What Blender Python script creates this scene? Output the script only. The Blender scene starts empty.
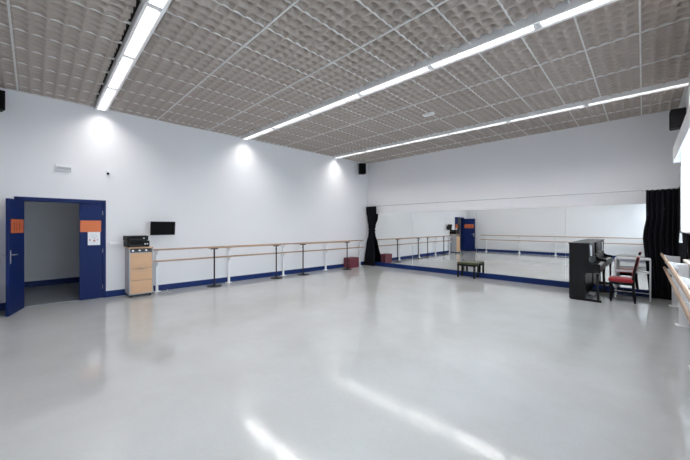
import bpy, bmesh, math, random
import numpy as np
from mathutils import Vector, Matrix
random.seed(4)
PI = math.pi
sc = bpy.context.scene
COL = sc.collection

# ------------------------------------------------------------------ room measures (metres)
L = 9.876            # back left corner
TL = 0.0401          # the left wall leans off the grid by this much per metre
TB = 0.0288          # so does the back wall
H = 4.24             # ceiling grid
XR = 8.92            # right wall
YS = -0.67           # wall behind the camera
AL = -math.atan(TL)
AB = math.atan(TB)
MP = -.013             # each mirror panel is turned a touch on its backing
MA = -.008             # the mirrors stand squarer than the wall behind them
def lx(y): return (y - L) * TL
def by(x): return L + x * TB
def my(x): return L - .085 + x * MA

# ------------------------------------------------------------------ materials
def new_mat(name):
    m = bpy.data.materials.new(name); m.use_nodes = True
    nt = m.node_tree; b = nt.nodes.get('Principled BSDF')
    return m, nt, b
def mat(name, col, rough=.5, metal=0., spec=.5, noise=0., nscale=20., bump=0., bscale=60., coat=0., sheen=0., stretch=None):
    m, nt, b = new_mat(name)
    b.inputs['Base Color'].default_value = (*col, 1)
    b.inputs['Roughness'].default_value = rough
    b.inputs['Metallic'].default_value = metal
    b.inputs['Specular IOR Level'].default_value = spec
    if coat: b.inputs['Coat Weight'].default_value = coat
    if sheen: b.inputs['Sheen Weight'].default_value = sheen
    if noise or bump:
        tc = nt.nodes.new('ShaderNodeTexCoord')
        mp = nt.nodes.new('ShaderNodeMapping'); nt.links.new(tc.outputs['Object'], mp.inputs['Vector'])
        if stretch: mp.inputs['Scale'].default_value = stretch
    if noise:
        n = nt.nodes.new('ShaderNodeTexNoise'); n.inputs['Scale'].default_value = nscale; n.inputs['Detail'].default_value = 6
        nt.links.new(mp.outputs[0], n.inputs['Vector'])
        mx = nt.nodes.new('ShaderNodeMix'); mx.data_type = 'RGBA'
        mx.inputs[6].default_value = (*[c * (1 - noise) for c in col], 1)
        mx.inputs[7].default_value = (*[min(1, c * (1 + noise)) for c in col], 1)
        nt.links.new(n.outputs['Fac'], mx.inputs[0]); nt.links.new(mx.outputs[2], b.inputs['Base Color'])
    if bump:
        n = nt.nodes.new('ShaderNodeTexNoise'); n.inputs['Scale'].default_value = bscale; n.inputs['Detail'].default_value = 4
        nt.links.new(mp.outputs[0], n.inputs['Vector'])
        bp = nt.nodes.new('ShaderNodeBump'); bp.inputs['Strength'].default_value = bump; bp.inputs['Distance'].default_value = .004
        nt.links.new(n.outputs['Fac'], bp.inputs['Height']); nt.links.new(bp.outputs[0], b.inputs['Normal'])
    return m
def emis(name, col, s):
    m, nt, b = new_mat(name)
    b.inputs['Base Color'].default_value = (*col, 1)
    b.inputs['Emission Color'].default_value = (*col, 1)
    b.inputs['Emission Strength'].default_value = s
    return m

M = {}
M['wall'] = mat('wall_paint', (.80, .80, .825), .75, noise=.012, nscale=1.2, bump=.08, bscale=160, spec=.3)
M['foam'] = mat('ceiling_foam', (.42, .372, .338), .95, noise=.07, nscale=2.2, bump=.25, bscale=250, spec=.1)
M['tbar'] = mat('grid_white', (.64, .64, .63), .5)
M['blue'] = mat('blue_paint', (.006, .026, .135), .5, spec=.25, noise=.06, nscale=9)
M['blue_door'] = mat('blue_laminate', (.006, .019, .105), .5, spec=.2, noise=.06, nscale=6)
M['white_metal'] = mat('white_enamel', (.82, .83, .85), .35)
M['black_metal'] = mat('black_enamel', (.012, .013, .016), .45, spec=.25)
M['steel'] = mat('brushed_steel', (.62, .62, .63), .3, metal=1)
M['grey_metal'] = mat('grey_steel', (.45, .46, .48), .4, metal=.4)
M['wood'] = mat('bar_wood', (.42, .28, .19), .45, noise=.16, nscale=14, stretch=(1, .08, 1), coat=.2)
M['beech'] = mat('beech_laminate', (.62, .385, .225), .5, noise=.09, nscale=16, stretch=(1, 6, .25))
M['grey_lam'] = mat('grey_laminate', (.40, .41, .44), .5, noise=.02)
M['black'] = mat('black_plastic', (.008, .008, .010), .55, noise=.05, spec=.2)
M['dark_grey'] = mat('dark_grey_plastic', (.06, .06, .07), .5)
M['speaker'] = mat('speaker_cloth', (.006, .006, .007), .9, spec=.1, bump=.3, bscale=400)
M['screen'] = mat('dark_screen', (.004, .004, .005), .4, spec=.08)
M['piano'] = mat('black_polish', (.006, .006, .007), .3, spec=.22)
M['ivory'] = mat('ivory_keys', (.82, .82, .80), .25)
M['red'] = mat('red_velvet', (.36, .012, .022), .8, sheen=.3, noise=.12, nscale=40)
M['green'] = mat('green_velvet', (.045, .058, .012), .85, sheen=.3, noise=.25, nscale=30)
M['burgundy'] = mat('burgundy_vinyl', (.17, .035, .055), .55, noise=.08, nscale=12)
M['curtain'] = mat('black_velvet', (.007, .0075, .011), .85, spec=.15, sheen=.02, noise=.12, nscale=15)
M['orange'] = mat('orange_plastic', (.66, .145, .022), .4, noise=.06, nscale=8)
M['orange_red'] = mat('orange_red_print', (.56, .13, .045), .4)
M['ink'] = mat('brown_print', (.16, .055, .02), .6)
M['ink_red'] = mat('red_print', (.55, .07, .06), .6)
M['paper'] = mat('white_paper', (.84, .85, .88), .7, noise=.03, nscale=30)
M['sill'] = mat('beige_stone', (.66, .60, .52), .5, noise=.06, nscale=25)
M['cor_wall'] = mat('corridor_paint', (.80, .80, .82), .8)
M['cor_floor'] = mat('corridor_lino', (.20, .22, .25), .35, noise=.1, nscale=4)
M['reflector'] = mat('lamp_reflector', (.85, .85, .86), .25, metal=.3)
M['housing'] = mat('lamp_housing', (.85, .85, .86), .4)
M['lamp'] = emis('lamp_tube', (1., .98, .95), 3.6)
M['dark_gap'] = mat('ceiling_void', (.03, .03, .03), .9)

def floor_mat():
    m, nt, b = new_mat('vinyl_floor')
    N = nt.nodes.new; K = nt.links.new
    tc = N('ShaderNodeTexCoord')
    n1 = N('ShaderNodeTexNoise'); n1.inputs['Scale'].default_value = .9; n1.inputs['Detail'].default_value = 8; n1.inputs['Roughness'].default_value = .62
    K(tc.outputs['Object'], n1.inputs['Vector'])
    cr = N('ShaderNodeValToRGB')
    cr.color_ramp.elements[0].position = .32; cr.color_ramp.elements[0].color = (.405, .41, .405, 1)
    cr.color_ramp.elements[1].position = .68; cr.color_ramp.elements[1].color = (.455, .467, .475, 1)
    K(n1.outputs['Fac'], cr.inputs[0])
    # a fine vinyl speckle
    n2 = N('ShaderNodeTexNoise'); n2.inputs['Scale'].default_value = 90; n2.inputs['Detail'].default_value = 3
    K(tc.outputs['Object'], n2.inputs['Vector'])
    mx = N('ShaderNodeMix'); mx.data_type = 'RGBA'; mx.blend_type = 'OVERLAY'; mx.inputs[0].default_value = .10
    K(cr.outputs[0], mx.inputs[6]); K(n2.outputs['Color'], mx.inputs[7])
    # wear: duller and shinier patches
    n3 = N('ShaderNodeTexNoise'); n3.inputs['Scale'].default_value = 2.2; n3.inputs['Detail'].default_value = 7; n3.inputs['Roughness'].default_value = .65
    K(tc.outputs['Object'], n3.inputs['Vector'])
    r3 = N('ShaderNodeMapRange'); r3.inputs[1].default_value = .3; r3.inputs[2].default_value = .7
    r3.inputs[3].default_value = .055; r3.inputs[4].default_value = .14
    K(n3.outputs['Fac'], r3.inputs[0]); K(r3.outputs[0], b.inputs['Roughness'])
    K(mx.outputs[2], b.inputs['Base Color'])
    n4 = N('ShaderNodeTexNoise'); n4.inputs['Scale'].default_value = 14; n4.inputs['Detail'].default_value = 6
    K(tc.outputs['Object'], n4.inputs['Vector'])
    bp = N('ShaderNodeBump'); bp.inputs['Strength'].default_value = .14; bp.inputs['Distance'].default_value = .004
    n5 = N('ShaderNodeTexNoise'); n5.inputs['Scale'].default_value = 70; n5.inputs['Detail'].default_value = 2
    K(tc.outputs['Object'], n5.inputs['Vector'])
    b5 = N('ShaderNodeBump'); b5.inputs['Strength'].default_value = .09; b5.inputs['Distance'].default_value = .0015
    K(n4.outputs['Fac'], bp.inputs['Height']); K(n5.outputs['Fac'], b5.inputs['Height']); K(b5.outputs[0], bp.inputs['Normal']); K(bp.outputs[0], b.inputs['Normal'])
    b.inputs['Specular IOR Level'].default_value = .7
    return m
M['floor'] = floor_mat()
def mirror_mat():
    m, nt, b = new_mat('silvered_glass')
    b.inputs['Base Color'].default_value = (.86, .875, .865, 1); b.inputs['Metallic'].default_value = 1; b.inputs['Roughness'].default_value = .0
    return m
M['mirror'] = mirror_mat()
def blind_mat():
    m, nt, b = new_mat('blind_fabric')
    out = nt.nodes['Material Output']
    b.inputs['Base Color'].default_value = (.88, .88, .88, 1); b.inputs['Roughness'].default_value = .8
    tr = nt.nodes.new('ShaderNodeBsdfTranslucent'); tr.inputs[0].default_value = (.92, .94, .97, 1)
    mx = nt.nodes.new('ShaderNodeMixShader'); mx.inputs[0].default_value = .5
    nt.links.new(b.outputs[0], mx.inputs[1]); nt.links.new(tr.outputs[0], mx.inputs[2]); nt.links.new(mx.outputs[0], out.inputs[0])
    return m
M['blind'] = blind_mat()
def glass_mat():
    m, nt, b = new_mat('window_glass')
    out = nt.nodes['Material Output']
    t = nt.nodes.new('ShaderNodeBsdfTransparent'); t.inputs[0].default_value = (.93, .95, .95, 1)
    g = nt.nodes.new('ShaderNodeBsdfGlossy'); g.inputs['Roughness'].default_value = .02
    fr = nt.nodes.new('ShaderNodeFresnel'); mx = nt.nodes.new('ShaderNodeMixShader')
    nt.links.new(fr.outputs[0], mx.inputs[0]); nt.links.new(t.outputs[0], mx.inputs[1]); nt.links.new(g.outputs[0], mx.inputs[2])
    nt.links.new(mx.outputs[0], out.inputs[0])
    return m
M['glass'] = glass_mat()

# ------------------------------------------------------------------ mesh building
class MB:
    def __init__(s): s.bm = bmesh.new()
    def box(s, x0, y0, z0, x1, y1, z1, bev=0, T=None):
        r = bmesh.ops.create_cube(s.bm, size=1)
        v = r['verts']
        bmesh.ops.scale(s.bm, vec=(abs(x1-x0), abs(y1-y0), abs(z1-z0)), verts=v)
        bmesh.ops.translate(s.bm, vec=((x0+x1)/2, (y0+y1)/2, (z0+z1)/2), verts=v)
        if bev:
            e = list({e for q in v for e in q.link_edges})
            rr = bmesh.ops.bevel(s.bm, geom=e, offset=bev, segments=2, affect='EDGES', profile=.6)
            v = list({q for f in rr['faces'] for q in f.verts} | {q for q in v if q.is_valid})
        if T is not None: bmesh.ops.transform(s.bm, matrix=T, verts=v)
        return s
    def tube(s, pts, r, seg=12, caps=True):
        pts = [Vector(p) for p in pts]; n = len(pts); rings = []
        rad = r if isinstance(r, (list, tuple)) else [r] * n
        up = None
        for i, p in enumerate(pts):
            d = (pts[min(i+1, n-1)] - pts[max(i-1, 0)]).normalized()
            if up is None:
                a = Vector((0, 0, 1)) if abs(d.z) < .9 else Vector((1, 0, 0))
                up = (a - d * a.dot(d)).normalized()
            else: up = (up - d * up.dot(d)).normalized()
            w = d.cross(up)
            rings.append([s.bm.verts.new(p + (up * math.cos(2*PI*k/seg) + w * math.sin(2*PI*k/seg)) * rad[i]) for k in range(seg)])
        for a, b in zip(rings, rings[1:]):
            for k in range(seg):
                s.bm.faces.new((a[k], a[(k+1) % seg], b[(k+1) % seg], b[k]))
        if caps:
            s.bm.faces.new(rings[0]); s.bm.faces.new(list(reversed(rings[-1])))
        return s
    def lathe(s, prof, c=(0, 0), seg=24):
        rings = []
        for r, z in prof:
            rings.append([s.bm.verts.new((c[0] + r*math.cos(2*PI*k/seg), c[1] + r*math.sin(2*PI*k/seg), z)) for k in range(seg)])
        for a, b in zip(rings, rings[1:]):
            for k in range(seg): s.bm.faces.new((a[k], a[(k+1) % seg], b[(k+1) % seg], b[k]))
        s.bm.faces.new(rings[0]); s.bm.faces.new(list(reversed(rings[-1])))
        return s
    def prism(s, poly, axis, a0, a1):
        """poly: 2D points in the plane normal to axis ('x','y','z')"""
        def P(u, v, a): return {'x': (a, u, v), 'y': (u, a, v), 'z': (u, v, a)}[axis]
        A = [s.bm.verts.new(P(u, v, a0)) for u, v in poly]; B = [s.bm.verts.new(P(u, v, a1)) for u, v in poly]
        s.bm.faces.new(A); s.bm.faces.new(list(reversed(B)))
        n = len(poly)
        for k in range(n): s.bm.faces.new((A[k], B[k], B[(k+1) % n], A[(k+1) % n]))
        return s
    def obj(s, name, m, parent=None, loc=None, rz=0, smooth=False, bevel=0):
        bmesh.ops.recalc_face_normals(s.bm, faces=s.bm.faces[:])
        me = bpy.data.meshes.new(name); s.bm.to_mesh(me); s.bm.free()
        me.materials.append(m if not isinstance(m, str) else M[m])
        o = bpy.data.objects.new(name, me); COL.objects.link(o)
        if parent: o.parent = parent
        if loc: o.location = loc
        o.rotation_euler[2] = rz
        if smooth:
            me.polygons.foreach_set('use_smooth', [True] * len(me.polygons))
            try:
                me.set_sharp_from_angle(angle=math.radians(40))
            except Exception: pass
        if bevel:
            b = o.modifiers.new('bevel', 'BEVEL'); b.width = bevel; b.segments = 2; b.limit_method = 'ANGLE'
        return o
def tag(o, label, cat, group=None):
    o['label'] = label; o['category'] = cat
    if group: o['group'] = group
    return o
def struct(o): o['kind'] = 'structure'; return o
def thing(name, label, cat, loc=(0, 0, 0), rz=0, group=None):
    o = bpy.data.objects.new(name, None); COL.objects.link(o); o.location = loc; o.rotation_euler[2] = rz
    o.empty_display_size = .1
    return tag(o, label, cat, group)
def copy_tree(o, parent=None):
    c = o.copy(); COL.objects.link(c)
    if parent: c.parent = parent
    for ch in list(o.children): copy_tree(ch, c)
    return c

# ------------------------------------------------------------------ room shell
fl = MB(); fl.prism([(lx(YS) - .04, YS - .1), (XR + .1, YS - .1), (XR + .1, by(XR) + .1), (lx(L + .1) - .04, by(0) + .1)], 'z', -.12, 0)
struct(fl.obj('floor', 'floor'))

def wallbox(mb, y0, y1, z0, z1, o0=-.16, o1=0.):      # a box in the frame of the left wall
    mb.prism([(lx(y0) + o0, y0), (lx(y0) + o1, y0), (lx(y1) + o1, y1), (lx(y1) + o0, y1)], 'z', z0, z1); return mb
DY0, DY1, DZ = -.25, 1.15, 2.17
w = MB()
wallbox(w, YS - .1, DY0, 0, H + .35); wallbox(w, DY1, L + .14, 0, H + .35); wallbox(w, DY0, DY1, DZ, H + .35)
struct(w.obj('wall_left', 'wall'))
w = MB(); w.prism([(-.15, by(-.15)), (XR + .12, by(XR + .12)), (XR + .12, by(XR) + .16), (-.15, by(0) + .16)], 'z', 0, H + .35)
struct(w.obj('wall_back', 'wall'))
WY0, WY1, WZ0, WZ1 = -.4, 8.15, 1.02, 2.98
w = MB()
w.box(XR, YS - .1, 0, XR + .25, by(XR) + .1, WZ0); w.box(XR, YS - .1, WZ1, XR + .25, by(XR) + .1, H + .35)
w.box(XR, YS - .1, WZ0, XR + .25, WY0, WZ1); w.box(XR, WY1, WZ0, XR + .25, by(XR) + .1, WZ1)
struct(w.obj('wall_right', 'wall'))
w = MB(); w.box(lx(YS) - .2, YS - .14, 0, XR + .2, YS, H + .35)
struct(w.obj('wall_front', 'wall'))

# ---- ceiling: profiled foam tiles lying in a metal grid
XT = [-.67, -.07, .53, 1.13, 1.73, 2.33, 2.93, 3.53, 4.135, 4.735, 5.335, 5.93, 6.52, 7.10, 7.69, 8.28, 8.885, 9.3]
STR = [(1.06, -.013), (4.40, .018), (7.99, .032)]                 # centre line of each lamp row: y = a + b x
YTB = [-1.02, -.20, 'S0', 2.15, 3.36, 'S1', 5.76, 6.95, 'S2', 9.35, 10.3]
def yline(k, x):
    v = YTB[k]
    if isinstance(v, str):
        a, b = STR[int(v[1])]; return a + b * x
    return v
def foam():
    nx = 32; verts = []; faces = []
    hw = .150                                                     # half the lamp channel
    def prof(u):                                                  # flat rim around each tile
        return np.clip(u / .022, 0, 1)
    base = 0
    for i in range(len(XT) - 1):
        x = np.linspace(XT[i], XT[i+1], nx + 1)
        for j in range(len(YTB) - 1):
            y0 = np.array([yline(j, q) for q in x]); y1 = np.array([yline(j+1, q) for q in x])
            if isinstance(YTB[j], str): y0 = y0 + hw
            if isinstance(YTB[j+1], str): y1 = y1 - hw
            ny = int(round((y1[0] - y0[0]) / .0205))
            t = np.linspace(0, 1, ny + 1)
            X = np.repeat(x[:, None], ny + 1, 1); Y = y0[:, None] * (1 - t) + y1[:, None] * t
            cell = (XT[i+1] - XT[i]) / 4
            n8 = max(2, round((y1[0] - y0[0]) / .15)); pa = .5 * isinstance(YTB[j], str); pb = .5 * isinstance(YTB[j+1], str)
            ph_ = pa + (Y - y0[:, None]) / (y1 - y0)[:, None] * (n8 - pa - pb)
            sx = np.clip((1 - np.cos(2*PI*(X - XT[i]) / cell)) * .62, 0, 1); sy = np.clip((1 - np.cos(2*PI*ph_)) * .62, 0, 1)
            wv = sx * sy
            ex = np.minimum(X - XT[i], XT[i+1] - X)
            ey0 = (Y - y0[:, None]) if not isinstance(YTB[j], str) else np.full_like(Y, 1.)
            ey1 = (y1[:, None] - Y) if not isinstance(YTB[j+1], str) else np.full_like(Y, 1.)
            e = prof(np.minimum(ex, np.minimum(ey0, ey1)))
            edge = np.minimum(np.minimum(X - lx(Y), XR - X), np.minimum(Y - YS, by(X) - Y))
            e = e * np.clip((edge - .02) / .05, 0, 1)
            Z = H + .006 + e * (-.036 + .156 * wv)
            verts.append(np.stack([X, Y, Z], -1).reshape(-1, 3))
            a = (np.arange(nx)[:, None] * (ny + 1) + np.arange(ny)[None, :]).reshape(-1) + base
            faces.append(np.stack([a, a + 1, a + ny + 2, a + ny + 1], -1))
            base += (nx + 1) * (ny + 1)
    V = np.concatenate(verts); F = np.concatenate(faces)
    me = bpy.data.meshes.new('ceiling')
    me.vertices.add(len(V)); me.vertices.foreach_set('co', V.astype(np.float32).ravel())
    me.loops.add(F.size); me.loops.foreach_set('vertex_index', F.astype(np.int32).ravel())
    me.polygons.add(len(F)); me.polygons.foreach_set('loop_start', np.arange(0, F.size, 4, dtype=np.int32))
    me.polygons.foreach_set('loop_total', np.full(len(F), 4, dtype=np.int32))
    me.update(calc_edges=True)
    me.polygons.foreach_set('use_smooth', np.ones(len(F), dtype=bool))
    me.materials.append(M['foam'])
    o = bpy.data.objects.new('ceiling', me); COL.objects.link(o); return struct(o)
foam()
slab = MB(); slab.box(-.8, YS - .14, H + .2, XR + .3, by(XR) + .2, H + .35)
struct(slab.obj('ceiling_slab', 'dark_gap'))
g = MB()
for x in XT[1:-1]:
    g.box(x - .009, YS, H - .013, x + .009, by(x), H + .02)
for k, v in enumerate(YTB):
    if not isinstance(v, str) and 0 < k < len(YTB) - 1:
        hw_ = .011
        g.box(lx(v), v - hw_, H - .022, XR, v + hw_, H + .016)
# wall angle around the edge
g.prism([(lx(YS), YS), (lx(YS) + .025, YS), (lx(L) + .025, L), (lx(L), L)], 'z', H - .014, H + .004)
g.prism([(0, L), (XR, by(XR)), (XR, by(XR) - .025), (0, L - .025)], 'z', H - .014, H + .004)
g.box(XR - .025, YS, H - .014, XR, by(XR), H + .004)
struct(g.obj('ceiling_grid', 'tbar'))

# ---- skirtings
b = MB(); wallbox(b, DY1, L, 0, .14, 0, .016); wallbox(b, YS, DY0, 0, .14, 0, .016)
struct(b.obj('baseboard_left', 'blue'))
b = MB(); b.box(lx(YS), YS, 0, XR, YS + .016, .14); struct(b.obj('baseboard_front', 'blue'))
b = MB(); b.box(XR - .016, YS, 0, XR, by(XR) - .1, .14); struct(b.obj('baseboard_right', 'blue'))
b = MB(); b.prism([(.0, by(0)), (XR - .016, by(XR)), (XR - .016, my(XR) - .025), (.0, my(0) - .025)], 'z', 0, .155)
struct(b.obj('baseboard_back', 'blue'))

# ---- corridor beyond the door
CY0, CY1 = -.83, 3.2
def cslab(z0, z1): return MB().prism([(-3.4, CY0), (lx(CY0) - .08, CY0), (lx(CY1) - .08, CY1), (-3.4, CY1)], 'z', z0, z1)
struct(cslab(-.12, -.002).obj('floor_corridor', 'cor_floor'))
c = MB(); c.box(-3.4, CY0 - .1, 0, -3.25, CY1 + .1, 3.0); c.box(-3.25, CY0 - .1, 0, lx(CY0) - .08, CY0, 3.0); c.box(-3.25, CY1, 0, lx(CY1) - .08, CY1 + .1, 3.0)
struct(c.obj('wall_corridor', 'cor_wall'))
struct(cslab(2.9, 3.0).obj('ceiling_corridor', 'cor_wall'))
c = MB(); c.box(-3.25, CY0, 0, -3.234, CY1, .15); struct(c.obj('baseboard_corridor', 'blue'))

# ---- door frame and its two leaves
f = MB(); wallbox(f, DY1 - .05, DY1 + .004, 0, DZ, -.15, .02); wallbox(f, DY0, DY0 + .095, 0, DZ, -.15, .02); wallbox(f, DY0, DY1 + .004, DZ - .07, DZ + .01, -.15, .02)
struct(f.obj('trim_1', 'blue_door', bevel=.003))
def hinges(mb, x, y):
    for z in (.25, 1.05, 1.9): mb.tube([(x, y, z - .045), (x, y, z + .045)], .008, 8)
# closed leaf: local y along the leaf away from the hinge
def leaf(name, loc, rz, wd, handle):
    r = bpy.data.objects.new(name, None); COL.objects.link(r); r.location = loc; r.rotation_euler[2] = rz; struct(r)
    m = MB(); m.box(-.04, 0, .008, 0, wd, DZ - .075, .003); m.obj('leaf', 'blue_door', r)
    m = MB(); hinges(m, .004, .0); m.obj('hinge', 'steel', r, smooth=True)
    if handle:
        for s in (1, -1):
            x = .0 if s > 0 else -.04
            m = MB(); m.box(x, wd - .085, .93, x + s*.008, wd - .045, 1.17, .002); pl = m.obj('handle_plate', 'steel', r)
            m = MB(); m.tube([(x + s*.004, wd - .065, 1.09), (x + s*.05, wd - .065, 1.09), (x + s*.055, wd - .08, 1.09), (x + s*.055, wd - .19, 1.088)], .010, 10)
            m.obj('handle', 'steel', pl, smooth=True)
    return r
# right leaf, shut, hinged on the right jamb
leaf('door_2', (lx(1.10) + .004, 1.10, 0), PI + AL, .395, False).scale = (-1, 1, 1)
hy = DY0 + .10
leaf('door_1', (lx(hy) + .022, hy, 0), math.radians(-90 - 15), .70, True).scale = (1, 1, 1)

# things on the two leaves
def on_leaf(o, hinge, rz): o.location = hinge; o.rotation_euler[2] = rz
s = MB(); s.box(.001, .012, 1.475, .005, .365, 1.725, .001)
o = s.obj('door_sign', 'orange', None, (lx(.715) + .0035, .705, 0), AL)
tag(o, 'wide plain orange sign panel on the closed blue door leaf, above a white notice', 'sign')
n = bpy.data.objects
t = thing('paper_notice', 'white paper notice with small red marks on closed blue door leaf', 'notice', (lx(.84) + .004, .842, 0), AL)
m = MB(); m.box(.001, 0, 1.185, .003, .212, 1.475); m.obj('sheet', 'paper', t)
for (yy, zz, a) in ((.035, 1.30, .026), (.11, 1.285, .030), (.165, 1.30, .018), (.115, 1.33, .016)):
    m = MB(); m.box(.003, yy - a/2, zz - a/2, .0038, yy + a/2, zz + a/2); m.obj('red_mark', 'ink_red', t)
for (yy, zz, a, h_) in ((.11, 1.26, .05, .006), (.105, 1.36, .12, .004), (.105, 1.385, .13, .004), (.105, 1.41, .1, .004)):
    m = MB(); m.box(.003, yy - a/2, zz - h_/2, .0036, yy + a/2, zz + h_/2); m.obj('printed_line', 'grey_lam', t)

ang = math.radians(-105)
t = thing('door_sign', 'orange sign with three upright dark marks on the open blue door leaf', 'sign', (lx(hy) + .022, hy, 0), ang)
m = MB(); m.box(-.046, .06, 1.475, -.041, .62, 1.73, .001); m.obj('panel', 'orange_red', t)
for k, (yy, mm) in enumerate(((.50, 'ink'), (.38, 'ink_red'), (.25, 'ink'), (.13, 'ink_red'))):
    m = MB()
    if k == 0:
        m.box(-.0468, yy - .02, 1.52, -.046, yy + .005, 1.67); m.box(-.0468, yy - .02, 1.655, -.046, yy + .03, 1.67)
    elif k == 1:
        m.box(-.0468, yy - .02, 1.52, -.046, yy + .0, 1.67); m.box(-.0468, yy + .012, 1.52, -.046, yy + .026, 1.67)
    elif k == 2: m.box(-.0468, yy - .014, 1.51, -.046, yy + .014, 1.67)
    else: m.box(-.0468, yy - .012, 1.53, -.046, yy + .0, 1.65)
    m.obj('mark', mm, t)

# ---- windows behind the blinds, pelmet, sill
w = MB()
w.box(XR + .10, WY0, WZ0, XR + .16, WY1, WZ0 + .06); w.box(XR + .10, WY0, WZ1 - .06, XR + .16, WY1, WZ1)
nW = 6
for k in range(nW + 1):
    y = WY0 + (WY1 - WY0) * k / nW
    w.box(XR + .10, y - .03, WZ0, XR + .16, y + .03, WZ1)
wf = struct(w.obj('window_1', 'white_metal'))
for k in range(nW):
    y = WY0 + (WY1 - WY0) * k / nW; y2 = WY0 + (WY1 - WY0) * (k+1) / nW
    m = MB(); m.box(XR + .125, y + .03, WZ0 + .06, XR + .133, y2 - .03, WZ1 - .06); m.obj('pane', 'glass', wf)
m = MB(); m.box(XR - .10, WY0 - .05, WZ0 - .055, XR + .10, WY1 + .02, WZ0 - .012, .004)
struct(m.obj('trim_2', 'sill'))
m = MB(); m.box(8.70, WY0 - .1, 2.76, 8.72, 8.2, 3.03); m.box(8.70, 8.18, 2.76, XR, 8.2, 3.03); m.box(8.70, WY0 - .1, 3.01, XR, 8.2, 3.03)
struct(m.obj('trim_3', 'wall'))
# back wall curtain rail
m = MB(); m.tube([(.02, my(0) - .05, 2.415), (8.84, my(8.84) - .08, 2.415)], .011, 8)
for x in np.linspace(.6, 8.3, 7): m.tube([(x, my(x) - .068, 2.415), (x, by(x), 2.415)], .008, 6)
m.tube([(8.845, my(8.9) - .08, 2.415), (8.845, 8.25, 2.415)], .011, 8)
for y in (8.6, 9.5): m.tube([(8.845, y, 2.415), (8.92, y, 2.415)], .008, 6)
tag(m.obj('curtain_rail', 'grey_metal', smooth=True), 'thin pale curtain rail running along the back wall above the mirrors', 'curtain rail')

# ------------------------------------------------------------------ lamps
def lamp_proto(Lu):
    r = thing('ceiling_light', '', 'ceiling light')
    m = MB(); m.box(0, -.105, .0, Lu, -.075, .13); m.box(0, .075, 0, Lu, .105, .13); m.box(0, -.105, .115, Lu, .105, .13)
    m.obj('housing', 'housing', r)
    m = MB(); m.box(.0, -.075, .010, .04, .075, .10); m.obj('end_cap', 'reflector', r)
    m = MB(); m.box(Lu - .04, -.075, .010, Lu, .075, .10); m.obj('end_cap', 'reflector', r)
    m = MB(); m.box(.041, -.055, .05, Lu - .041, .055, .056); m.obj('tube_panel', 'lamp', r)
    for s in (-1, 1):
        m = MB(); m.prism([(s*.074, .001), (s*.071, .001), (s*.056, .056), (s*.059, .056)], 'x', .033, Lu - .033)
        m.obj('reflector', 'reflector', r)
    m = MB()
    n_ = 30
    for k in range(1, n_):
        x = .032 + (Lu - .064) * k / n_
        m.box(x - .0011, -.070, .012, x + .0011, .070, .030)
    m.obj('louvre', 'reflector', r)
    ld = bpy.data.lights.new('lamp_light', 'AREA'); ld.shape = 'RECTANGLE'; ld.size = Lu - .22; ld.size_y = .125
    ld.energy = 13.0; ld.color = (1., .975, .945); ld.spread = math.radians(130)
    lo = bpy.data.objects.new('lamp_light', ld); COL.objects.link(lo); lo.parent = r; lo.location = (Lu / 2, 0, .006)
    return r
ROWN = ['door-side row', 'middle row', 'mirror-side row']
ORD = ['first', 'second', 'third', 'fourth', 'fifth', 'sixth']
P1 = lamp_proto(1.497); first = True
for ri, (a, bb) in enumerate(STR):
    x0 = -.14 if ri == 0 else (-.16 if ri == 1 else -.06)
    if ri == 0: x0 = -.30
    step = 1.50
    rz = math.atan(bb)
    for k in range(6):
        x = x0 + step * k
        if x + 1.48 > XR: continue
        o = P1 if first else copy_tree(P1); first = False
        o.location = (x, a + bb * x, H - .075); o.rotation_euler[2] = rz
        o['group'] = 'ceiling lights in the ' + ROWN[ri]
        where = 'touching the left wall' if k == 0 else '%s from the left wall' % ORD[k]
        o['label'] = 'long white ceiling light of the %s, %s' % (ROWN[ri], where)
o = thing('smoke_detector', 'small white smoke detector on the grey ceiling between middle and mirror light rows', 'smoke detector', (4.73, 6.45, H))
m = MB(); m.box(-.13, -.06, -.055, .13, .06, -.012, .012); m.obj('cover', 'white_metal', o)
m = MB(); m.box(-.035, -.03, -.066, .035, .03, -.054, .005); m.obj('lens', 'white_metal', o)

# ------------------------------------------------------------------ mirrors
seams = [.14, 2.24, 4.56, 6.86, XR - .03]
ml = ['mirror panel at the left end beside the tied black curtain', 'mirror panel behind the left of the green stool, second from left curtain',
      'mirror panel behind and right of the green stool, third from left', 'mirror panel at the right end behind the piano and red chair']
for k in range(4):
    x0, x1 = seams[k], seams[k+1]
    t = thing('wall_mirror', 'tall wide ' + ml[k], 'mirror', ((x0 + x1) / 2, my((x0+x1)/2), .157), MP, 'mirror panels on the back wall')
    hw = (x1 - x0) / 2 - .0015
    m = MB(); m.box(-hw, .0, 0, hw, .006, 1.955); m.obj('glass', 'mirror', t)
    m = MB(); m.prism([(-hw, .0065), (hw, .0065), (hw, by(x1) - my((x0+x1)/2) - hw*MP - .003), (-hw, by(x0) - my((x0+x1)/2) + hw*MP - .003)], 'z', 0, 1.955); m.obj('backing', 'white_metal', t)

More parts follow.
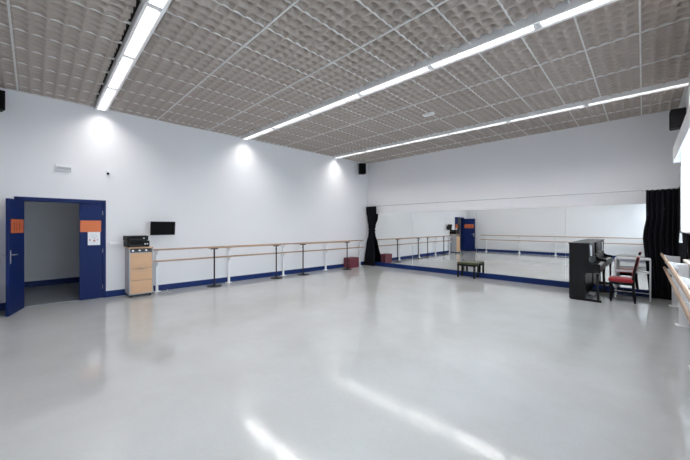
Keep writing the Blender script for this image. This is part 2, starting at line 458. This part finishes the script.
# ------------------------------------------------------------------ fixed barres
def barre(label, loc, rz, length, posts, x0=0., offs=(.25, .25), wide=False):
    t = thing('ballet_barre', label, 'ballet barre', loc, rz, 'wall mounted ballet barres')
    for z, off in ((1.035, offs[0]), (.757, offs[1])):
        m = MB(); m.tube([(off, x0, z), (off, length, z)], .021, 14); m.obj('handrail', 'wood', t, smooth=True)
    pw = .115 if wide else .05
    for y in posts:
        m = MB()
        m.box(.085, y - .028, .010, .085 + pw, y + .028, 1.0, .006)
        m.box(.045, y - .075, 0, .125 + pw, y + .075, .012, .003)
        m.obj('post', 'white_metal', t)
        for z, off in ((1.035, offs[0]), (.757, offs[1])):
            m = MB(); q = off - .25
            lo = .20 if wide else .15
            m.prism(([(.086, z-.10), (.086, z-.05)] if wide else [(0, z-.10), (0, z+.0), (.012, z), (.012, z-.055)]) + [ (.13, z-.05 if wide else z-.07), (.225+q, z-.012), (.24+q, z-.028), (.262+q, z-.024), (.262+q, z-.038), (.2+q, z-.10 if wide else z-.065), (.13, z-lo), (.09, z-.12 if wide else z-.10)] + ([] if wide else [(.012, z-.085), (.012, z-.10)]), 'y', y - .02, y + .02)
            m.obj('bracket', 'white_metal', t, bevel=.002)
    return t
y0 = 2.03
barre('long two-rail wooden ballet barre with white posts along the left wall', (lx(y0), y0, 0), AL, 7.33, [.10, 1.88, 3.67, 5.46, 7.26])
barre('two-rail wooden ballet barre with white posts under the window blinds', (XR, 9.05, 0), PI, 9.3, [.08, 1.75, 3.87, 5.6, 7.3, 9.0], 0, (.34, .30), True)
barre('two-rail wooden ballet barre on the wall behind the camera, seen in the mirrors', (8.5, YS, 0), PI/2, 7.9, [.3, 2.1, 3.9, 5.7, 7.6], 0)

# portable barres
def portable(label, a, b_):
    a = Vector((*a, 0)); b_ = Vector((*b_, 0)); d = b_ - a; rz = math.atan2(d.y, d.x); ln = d.length
    t = thing('portable_barre', label, 'portable barre', a, rz, 'portable barres in front of the left wall')
    m = MB(); m.tube([(-.16, 0, 1.03), (ln + .16, 0, 1.03)], .022, 14); m.obj('handrail', 'wood', t, smooth=True)
    for x in (0, ln):
        m = MB(); m.lathe([(.19, 0), (.195, .006), (.185, .014), (.05, .024), (.03, .05)], (x, 0), 32); m.obj('base', 'black_metal', t, smooth=True)
        m = MB(); m.tube([(x, 0, .02), (x, 0, .99)], .019, 12); m.box(x - .09, -.028, .985, x + .09, .028, 1.008, .003); m.obj('pole', 'black_metal', t, smooth=True)
        m = MB(); m.tube([(x, .02, .9), (x, .05, .9)], .012, 8); m.obj('knob', 'black_metal', t)
portable('portable wooden barre on black round-based poles, the one nearer the cabinet', (.10, 3.40), (.19, 5.27))
portable('portable wooden barre on black round-based poles, the one nearer the corner curtain', (.255, 6.26), (.42, 8.19))

# ------------------------------------------------------------------ cabinet with audio gear
t = thing('media_cabinet', 'grey rolling cabinet with beech drawers beside the left wall barre', 'cabinet', (-.30, 1.50, 0), 0)
D, W_ = .45, .46
m = MB(); m.box(0, 0, .06, D, .018, 1.10); m.box(0, W_ - .018, .06, D, W_, 1.10); m.box(0, .018, .06, D - .01, W_ - .018, .08); m.box(0, .018, .06, .012, W_ - .018, 1.10); m.box(.012, .018, .995, D - .004, W_ - .018, 1.008)
m.obj('body', 'grey_lam', t)
m = MB(); m.box(-.005, -.006, 1.10, D + .01, W_ + .006, 1.122, .003); m.obj('top', 'beech', t)
for nm, z0, z1, hz in (('door', .645, .992, .675), ('drawer', .385, .637, .60), ('drawer', .085, .377, .34)):
    m = MB(); m.box(D - .018, .020, z0, D, W_ - .020, z1, .002); dr = m.obj(nm, 'beech', t)
    m = MB(); m.tube([(D, .17, hz), (D + .022, .175, hz), (D + .022, .285, hz), (D, .29, hz)], .005, 8); m.obj('handle', 'steel', dr, smooth=True)
for x in (.05, D - .05):
    for y in (.05, W_ - .05):
        m = MB(); m.tube([(x, y - .012, .025), (x, y + .012, .025)], .025, 16); m.box(x - .02, y - .016, .03, x + .02, y + .016, .06); m.obj('caster', 'black', t)
t = thing('audio_mixer', 'silver and black audio mixer in the open slot of the rolling cabinet', 'audio mixer', (-.22, 1.53, 1.008))
m = MB(); m.box(.05, .0, .0, .355, .40, .075, .004); m.obj('body', 'dark_grey', t)
for k in range(6):
    y = .04 + k * .064
    m = MB(); m.tube([(.355, y, .045), (.372, y, .045)], .013 if k % 2 else .018, 12); m.obj('knob', 'black' if k % 2 else 'steel', t)
def device(name, label, loc, d, w_, h_, kn):
    t = thing(name, label, 'audio device', loc)
    m = MB(); m.box(0, 0, .01, d, w_, h_, .004); m.obj('casing', 'black', t)
    for x in (.04, d - .04):
        for y in (.04, w_ - .04):
            m = MB(); m.tube([(x, y, 0), (x, y, .012)], .015, 10); m.obj('foot', 'black', t)
    m = MB(); m.box(d, .06, h_*.55, d + .002, w_ - .14, h_*.8); m.obj('display', 'screen', t)
    for k in range(kn):
        m = MB(); m.tube([(d, w_ - .09 + k*.045, h_*.5), (d + .015, w_ - .09 + k*.045, h_*.5)], .016, 14); m.obj('knob', 'grey_metal', t)
    m = MB()
    for k in range(6): m.box(d, .06 + k*.04, h_*.22, d + .003, .082 + k*.04, h_*.34)
    m.obj('button_row', 'dark_grey', t)
device('amplifier', 'black amplifier box directly on top of the rolling cabinet', (-.31, 1.475, 1.122), .40, .43, .145, 2)
device('disc_player', 'slim black disc player stacked on top of the black amplifier', (-.30, 1.465, 1.267), .37, .42, .115, 1)

# television
t = thing('television', 'small black flat television on the white wall above the barre', 'television', (lx(2.25), 2.25, 1.55), AL)
T = Matrix.Translation((.17, 0, 0)) @ Matrix.Rotation(math.radians(8), 4, 'Y')
m = MB(); m.box(-.025, -.265, -.165, .018, .265, .165, .006, T=T); m.obj('casing', 'black', t)
m = MB(); m.box(.018, -.252, -.150, .0195, .252, .152, 0, T=T); m.obj('screen', 'screen', t)
m = MB(); m.tube([(0, 0, 0), (.08, .03, 0), (.145, 0, 0)], .016, 10); m.box(0, -.04, -.08, .012, .04, .08); m.obj('wall_arm', 'black_metal', t)

# emergency light, sensor, socket strip, sensors
t = thing('emergency_light', 'white rectangular emergency light on the wall above the blue doors', 'emergency light', (lx(.46), .46, 2.83), AL)
m = MB(); m.box(0, -.125, -.06, .05, .125, .06, .006); m.obj('housing', 'white_metal', t)
m = MB(); m.box(.05, -.113, -.05, .056, .113, .005, .002); m.obj('diffuser', 'grey_lam', t)
t = thing('wall_sensor', 'tiny white sensor with black eye on wall right of emergency light', 'sensor', (lx(1.19), 1.19, 2.80), AL)
m = MB(); m.box(0, -.035, -.045, .035, .035, .05, .008); m.obj('housing', 'white_metal', t)
m = MB(); m.tube([(.03, 0, -.012), (.05, 0, -.018)], .026, 14); m.obj('lens', 'black', t)
m = MB(); m.box(0, -.105, -.032, .05, .105, .032, .005)
tag(m.obj('wall_trunking', 'white_metal', None, (lx(1.32), 1.32, 1.205), AL), 'short white horizontal box on the wall between blue door and cabinet', 'trunking box')
m = MB(); m.box(0, -.03, -.07, .04, .03, .06, .008)
tag(m.obj('wall_sensor', 'white_metal', None, (lx(9.1), 9.1, 4.02), AL), 'small white sensor high on the left wall beside the corner speaker', 'sensor')

def speaker(label, loc, rz, s=1., tilt=0, off=.20):
    t = thing('wall_speaker', label, 'speaker', loc, rz, 'black wall speakers below the ceiling')
    T = Matrix.Translation((off*s, 0, 0)) @ Matrix.Rotation(tilt, 4, 'Y')
    m = MB(); m.prism([(-.11*s, -.09*s), (.10*s, -.125*s), (.10*s, .125*s), (-.11*s, .09*s)], 'z', -.19*s, .19*s)
    bmesh.ops.transform(m.bm, matrix=T, verts=m.bm.verts); m.obj('cabinet', 'black', t, bevel=.006)
    m = MB(); m.box(.101*s, -.112*s, -.175*s, .112*s, .112*s, .175*s, .004, T=T); m.obj('grille', 'speaker', t)
    m = MB(); m.tube([(0, 0, 0), (.10*s, 0, 0)], .018, 10); m.box(0, -.04, -.07, .012, .04, .07); m.obj('bracket', 'black_metal', t)
speaker('black wall speaker high in the corner above the tied curtain', (lx(9.42), 9.42, 3.92), AL - .5, 1.12)
speaker('black wall speaker high on the left wall beyond the open door', (lx(-.50), -.50, 3.93), AL + .15, .95)
speaker('black wall speaker high in the right corner above the white pelmet', (XR, 9.05, 3.75), PI, 1.0, 0, .115)

# ------------------------------------------------------------------ curtains
def pleated(name, path, zs, wfun, n_pl, amp, mname, parent=None, seed=0, solid=.004):
    """path(u)->(x,y,nx,ny) with u in 0..1 ; wfun(z)->(u0,u1) ; pleats across"""
    rnd = random.Random(seed); ph = [rnd.uniform(-.5, .5) for _ in range(n_pl + 2)]
    bm = bmesh.new(); nu = n_pl * 10; rows = []
    for z in zs:
        u0, u1 = wfun(z); row = []
        for i in range(nu + 1):
            t_ = i / nu; u = u0 + (u1 - u0) * t_
            x, y, nx, ny = path(u, z); k = t_ * n_pl
            j = int(k); fr = k - j; p = ph[j] * (1 - fr) + ph[j+1] * fr
            a = amp * (math.sin(2*PI*k + p) + .3 * math.sin(4.7*PI*k + 2*p + z))
            row.append(bm.verts.new((x + nx*a, y + ny*a, z)))
        rows.append(row)
    for a, b2 in zip(rows, rows[1:]):
        for i in range(nu): bm.faces.new((a[i], a[i+1], b2[i+1], b2[i]))
    me = bpy.data.meshes.new(name); bm.to_mesh(me); bm.free(); me.materials.append(M[mname])
    me.polygons.foreach_set('use_smooth', [True] * len(me.polygons))
    o = bpy.data.objects.new(name, me); COL.objects.link(o)
    if parent: o.parent = parent
    sm = o.modifiers.new('solid', 'SOLIDIFY'); sm.thickness = solid; sm.offset = 0
    return o
t = thing('tied_curtain', 'black curtain tied at its waist in the left corner beside the mirrors', 'curtain', (0, 0, 0))
def pth(u, z):
    x = .045 + u * .62; q = max(0, 1.42 - z) / 1.42
    return (x, my(x) - .060 - .16 * q, 0, -1)
def wf_(z):
    pts = [(0, (0, .93)), (.35, (.06, .92)), (.9, (.12, .76)), (1.25, (.22, .60)), (1.42, (.23, .56)), (1.6, (.18, .64)), (1.95, (.10, .84)), (2.2, (.02, .86)), (2.41, (.0, .86))]
    for (a, p), (c_, q) in zip(pts, pts[1:]):
        if z <= c_:
            f_ = (z - a) / (c_ - a); f_ = f_*f_*(3 - 2*f_); return (p[0] + (q[0]-p[0])*f_, p[1] + (q[1]-p[1])*f_)
    return pts[-1][1]
zs = [.015 + 2.395 * k / 50 for k in range(51)]
pleated('drape', pth, zs, wf_, 7, .028, 'curtain', t, 3)
m = MB(); x = .045 + .41*.62; yc = my(x) - .065
ring = [(x + .125*math.cos(a), yc + .06*math.sin(a), 1.42) for a in np.linspace(0, 2*PI, 25)]
m.tube(ring, .02, 8); m.obj('tie', 'curtain', t, smooth=True)
# right: one part across the mirror end, one along the window wall
def pr(u, z): x = 8.355 + u * .49; return (x, my(x) - .085, 0, -1)
def wr(z):
    if z > 1.75: return (.0, 1.)
    if z > 1.3: return (-.10 * math.sin(PI * (1.75 - z) / .9), 1.)
    return (-.10 + .22 * (1.3 - z) / 1.3, 1.)
o = pleated('pleated_curtain', pr, zs, wr, 6, .038, 'curtain', None, 8)
tag(o, 'full-length black pleated curtain covering the right end of the mirrors', 'curtain', 'black curtains in the right corner')
def pr2(u, z): y = 9.80 - u * 1.57; return (8.868, y, -1, 0)
o = pleated('pleated_curtain', pr2, zs, lambda z: (0, 1), 15, .016, 'curtain', None, 12)
tag(o, 'black pleated curtain along the window wall behind the barre end', 'curtain', 'black curtains in the right corner')

# blinds
t = None
for k, (y1, y0) in enumerate(((8.36, 5.5), (5.45, 2.6), (2.55, -.3))):
    lab = ['white window blind nearest the black curtain, half lowered', 'white window blind between the other two blinds, half lowered', 'white window blind nearest the wall behind the camera, half lowered'][k]
    t = thing('roller_blind', lab, 'window blind', (8.80, y1, 0), 0, 'white blinds on the window wall')
    zt = 2.98 if k else 2.98
    y1b = 0 if k else -.17
    m = MB(); m.box(0, y0 - y1, 1.51, .003, y1b, zt); m.obj('fabric', 'blind', t)
    if k == 0: m = MB(); m.box(0, -.17, 1.51, .003, 0, 2.70); m.obj('fabric', 'blind', t)
    m = MB(); m.box(-.006, y0 - y1, 1.49, .01, 0, 1.515, .003); m.obj('bottom_bar', 'white_metal', t)
    m = MB(); m.tube([(0, -.10, 1.30), (0, -.10, 1.48)], [.024, .016], 10); m.tube([(0, -.10, 1.45), (0, -.10, 1.50)], .003, 6); m.obj('pull_cord', 'white_metal', t)

# ------------------------------------------------------------------ stool, box
t = thing('piano_stool', 'low black stool with green velvet seat in front of the mirrors', 'stool', (4.09, 9.40, 0), -.03)
w_, d_ = .56, .34
for x in (.025, w_ - .025):
    for y in (.025, d_ - .025):
        m = MB(); m.prism([(x - .022, y - .022), (x + .022, y - .022), (x + .022, y + .022), (x - .022, y + .022)], 'z', .0, .40)
        m.obj('leg', 'black', t, bevel=.003)
m = MB(); m.box(.0, .0, .36, w_, .022, .42); m.box(0, d_ - .022, .36, w_, d_, .42); m.box(0, .022, .36, .022, d_ - .022, .42); m.box(w_ - .022, .022, .36, w_, d_ - .022, .42)
m.obj('apron', 'black', t, bevel=.003)
m = MB(); m.box(-.005, -.005, .42, w_ + .005, d_ + .005, .475, .022); m.obj('seat', 'green', t, smooth=True)
m = MB(); m.box(0, 0, 0, .34, .50, .385, .006)
o = m.obj('storage_box', 'burgundy', None, (lx(8.46) + .03, 8.46, 0), AL)
tag(o, 'dark red box on the floor against the left wall beside the corner', 'box')

# ------------------------------------------------------------------ piano
PX, PY = 7.14, 8.28
t = thing('upright_piano', 'black upright piano standing end-on to the mirrors', 'piano', (PX, PY, 0))
LP = 1.40
for y in (0, LP - .035):
    m = MB(); m.prism([(0, 0.02), (0, 1.215), (.345, 1.215), (.345, .86), (.30, .60), (.28, .55), (.28, .10), (.28, .02)], 'y', y, y + .035); m.obj('side_panel', 'piano', t, bevel=.003)
    m = MB(); m.prism([(.30, .60), (.30, .84), (.35, .86), (.40, .82), (.52, .80), (.53, .78), (.53, .62)], 'y', y, y + .035); m.obj('arm', 'piano', t, bevel=.003)
    m = MB(); m.prism([(.475, .05), (.465, .40), (.46, .60), (.51, .60), (.50, .40), (.515, .05)], 'y', y, y + .04); m.obj('leg', 'piano', t, bevel=.003)
    m = MB(); m.box(.02, y - .0, .0, .55, y + .05, .05, .006); m.obj('foot', 'piano', t)
m = MB(); m.box(-.012, -.015, 1.215, .36, LP + .015, 1.24, .004); m.obj('top_lid', 'piano', t)
m = MB(); m.box(.30, .035, .87, .32, LP - .035, 1.21); fp = m.obj('front_panel', 'piano', t)
m = MB(); m.prism([(.322, .93), (.365, .93), (.36, .945), (.335, .945), (.33, 1.17), (.322, 1.17)], 'y', .22, LP - .22); m.obj('music_desk', 'piano', fp)
m = MB(); m.box(.255, .035, .06, .27, LP - .035, .60); m.obj('lower_panel', 'piano', t)
m = MB(); m.box(.0, .035, .04, .02, LP - .035, 1.21)
for k in range(5): m.box(-.015, .10 + k*.28, .05, .0, .16 + k*.28, 1.2)
m.obj('back', 'black', t)
m = MB(); m.box(.27, .035, .62, .53, LP - .035, .715); kb = m.obj('key_bed', 'piano', t)
m = MB(); m.box(.505, .035, .715, .53, LP - .035, .74, .003); m.obj('key_slip', 'piano', kb)
m = MB(); nk = 52; kw = (LP - .14) / nk
for k in range(nk): m.box(.35, .07 + k*kw + .0006, .716, .502, .07 + (k+1)*kw - .0006, .748)
m.obj('white_keys', 'ivory', kb)
m = MB()
for k in range(nk - 1):
    if k % 7 in (0, 2, 3, 5, 6): m.box(.35, .07 + (k+1)*kw - .006, .748, .445, .07 + (k+1)*kw + .006, .760)
m.obj('black_keys', 'black', kb)
m = MB(); m.prism([(.29, .76), (.29, .87), (.33, .88), (.352, .775), (.345, .76)], 'y', .036, LP - .036); m.obj('fallboard', 'piano', t, bevel=.003)
for k in range(3):
    m = MB(); m.tube([(.26, LP/2 - .12 + k*.12, .075), (.38, LP/2 - .12 + k*.12, .05)], [.008, .016], 8); m.obj('pedal', 'steel', t)
m = MB(); m.box(0, 0, 0, .006, .16, .23, .001); m.box(.0062, 0.005, 0.0, .010, .165, .226, .001)
o = m.obj('sheet_music', 'paper', None, (PX + .345, PY + .26, .947)); o.rotation_euler[1] = -.04
tag(o, 'white sheet music booklet leaning on the music desk of the piano', 'sheet music')

# ------------------------------------------------------------------ chair
t = thing('padded_chair', 'red velvet padded chair with black wooden frame facing the piano', 'chair', (7.79, 8.66, 0))
SW = .40
for y in (0, SW - .035):
    m = MB(); m.tube([(.02, y + .018, 0), (.015, y + .018, .42)], [.016, .022], 10); m.obj('leg', 'black', t, smooth=True)
    m = MB(); m.tube([(.40, y + .018, 0), (.375, y + .018, .25), (.37, y + .018, .45), (.40, y + .018, .72), (.445, y + .018, .955)], [.016, .021, .023, .02, .016], 10); m.obj('leg', 'black', t, smooth=True)
    m = MB(); m.box(.02, y + .008, .365, .37, y + .028, .42, .002); m.box(.02, y + .01, .20, .385, y + .026, .225, .002); m.obj('side_rail', 'black', t)
m = MB(); m.box(.005, .03, .365, .03, SW - .03, .42, .002); m.box(.36, .03, .365, .38, SW - .03, .42, .002); m.box(.2, .02, .203, .22, SW - .02, .222); m.obj('frame_rail', 'black', t)
m = MB(); m.box(-.02, -.01, .42, .385, SW + .01, .495, .028); m.obj('seat', 'red', t, smooth=True)
T = Matrix.Translation((.412, SW/2, .745)) @ Matrix.Rotation(math.radians(11), 4, 'Y')
m = MB(); m.box(-.032, -.17, -.21, .022, .17, .215, .02, T=T); m.obj('backrest', 'red', t, smooth=True)

# ------------------------------------------------------------------ metal trolley
t = thing('metal_trolley', 'pale metal trolley with two white shelves behind the red chair', 'trolley', (7.86, 9.19, 0))
TW, TD = .56, .36
for x in (0, TW):
    for y in (0, TD):
        m = MB(); m.tube([(x, y, .0), (x, y, .885)], .013, 8); m.obj('upright', 'white_metal', t, smooth=True)
m = MB(); z = .885
m.tube([(0, 0, z), (TW, 0, z), (TW, TD, z), (0, TD, z), (0, 0, z)], .012, 8); m.obj('top_frame', 'white_metal', t, smooth=True)
for p, q in (((0, 0, .06), (0, TD, .06)), ((TW, 0, .06), (TW, TD, .06)), ((0, TD, .10), (TW, TD, .10))):
    m = MB(); m.tube([p, q], .010, 8); m.obj('lower_rail', 'white_metal', t, smooth=True)
m = MB(); m.box(.005, .005, .862, TW - .005, TD - .005, .876); m.obj('shelf', 'white_metal', t)
m = MB(); m.box(.005, .005, .585, TW - .005, TD - .005, .600); m.box(.005, .0, .585, TW - .005, .008, .625); m.obj('shelf', 'white_metal', t)

# cable by the cabinet
m = MB(); random.seed(2)
pts = [(.02, 1.98, .3), (.03, 2.0, .06), (.05, 2.06, .008), (.14, 2.16, .007), (.2, 2.3, .007), (.1, 2.36, .007), (.0, 2.28, .007), (.02, 2.16, .014), (.1, 2.2, .014), (-.1, 2.34, .007), (-.24, 2.36, .007), (-.27, 2.37, .02)]
cp = []
for i in range(len(pts) - 1):
    p0, p1, p2, p3 = [Vector(pts[max(0, min(len(pts)-1, q))]) for q in (i-1, i, i+1, i+2)]
    for s_ in range(6):
        u = s_ / 6
        cp.append(.5 * ((2*p1) + (p2-p0)*u + (2*p0-5*p1+4*p2-p3)*u*u + (3*p1-p0-3*p2+p3)*u**3))
cp.append(Vector(pts[-1]))
m.tube(cp, .005, 6); tag(m.obj('power_cable', 'grey_lam', smooth=True), 'thin grey cable curled on the floor beside the rolling cabinet', 'cable')

# ------------------------------------------------------------------ light from outside and the world
wd = bpy.data.worlds.new('sky'); sc.world = wd; wd.use_nodes = True
bg = wd.node_tree.nodes['Background']
bg.inputs[0].default_value = (.82, .91, 1.0, 1); bg.inputs[1].default_value = 20.0
pd = bpy.data.lights.new('window_portal', 'AREA'); pd.shape = 'RECTANGLE'; pd.size = WY1 - WY0; pd.size_y = WZ1 - WZ0
pd.cycles.is_portal = True
po = bpy.data.objects.new('window_portal', pd); COL.objects.link(po)
po.location = (XR + .2, (WY0 + WY1)/2, (WZ0 + WZ1)/2); po.rotation_euler = (0, PI/2, 0)
po.rotation_euler = Matrix(((0, 0, 1), (1, 0, 0), (0, 1, 0))).to_euler()

# ------------------------------------------------------------------ camera
FPX, YAW, CY = 305.25, .7737, 226.29
cd = bpy.data.cameras.new('camera'); cam = bpy.data.objects.new('camera', cd); COL.objects.link(cam); sc.camera = cam
cd.sensor_width = 36; cd.lens = FPX * 36 / 690; cd.shift_y = -(230 - CY) / 690
cam.location = (8.31, 0, 1.6); cam.rotation_euler = (PI/2, 0, YAW)
cd.clip_start = .05; cd.clip_end = 100

sc.view_settings.view_transform = 'Standard'; sc.view_settings.look = 'None'; sc.view_settings.gamma = 1
sc.view_settings.exposure = 0.10; sc.view_settings.use_curve_mapping = False
try:
    sc.cycles.use_denoising = True; sc.cycles.max_bounces = 10; sc.cycles.diffuse_bounces = 6; sc.cycles.glossy_bounces = 5
    sc.cycles.sample_clamp_indirect = 8
except Exception: pass
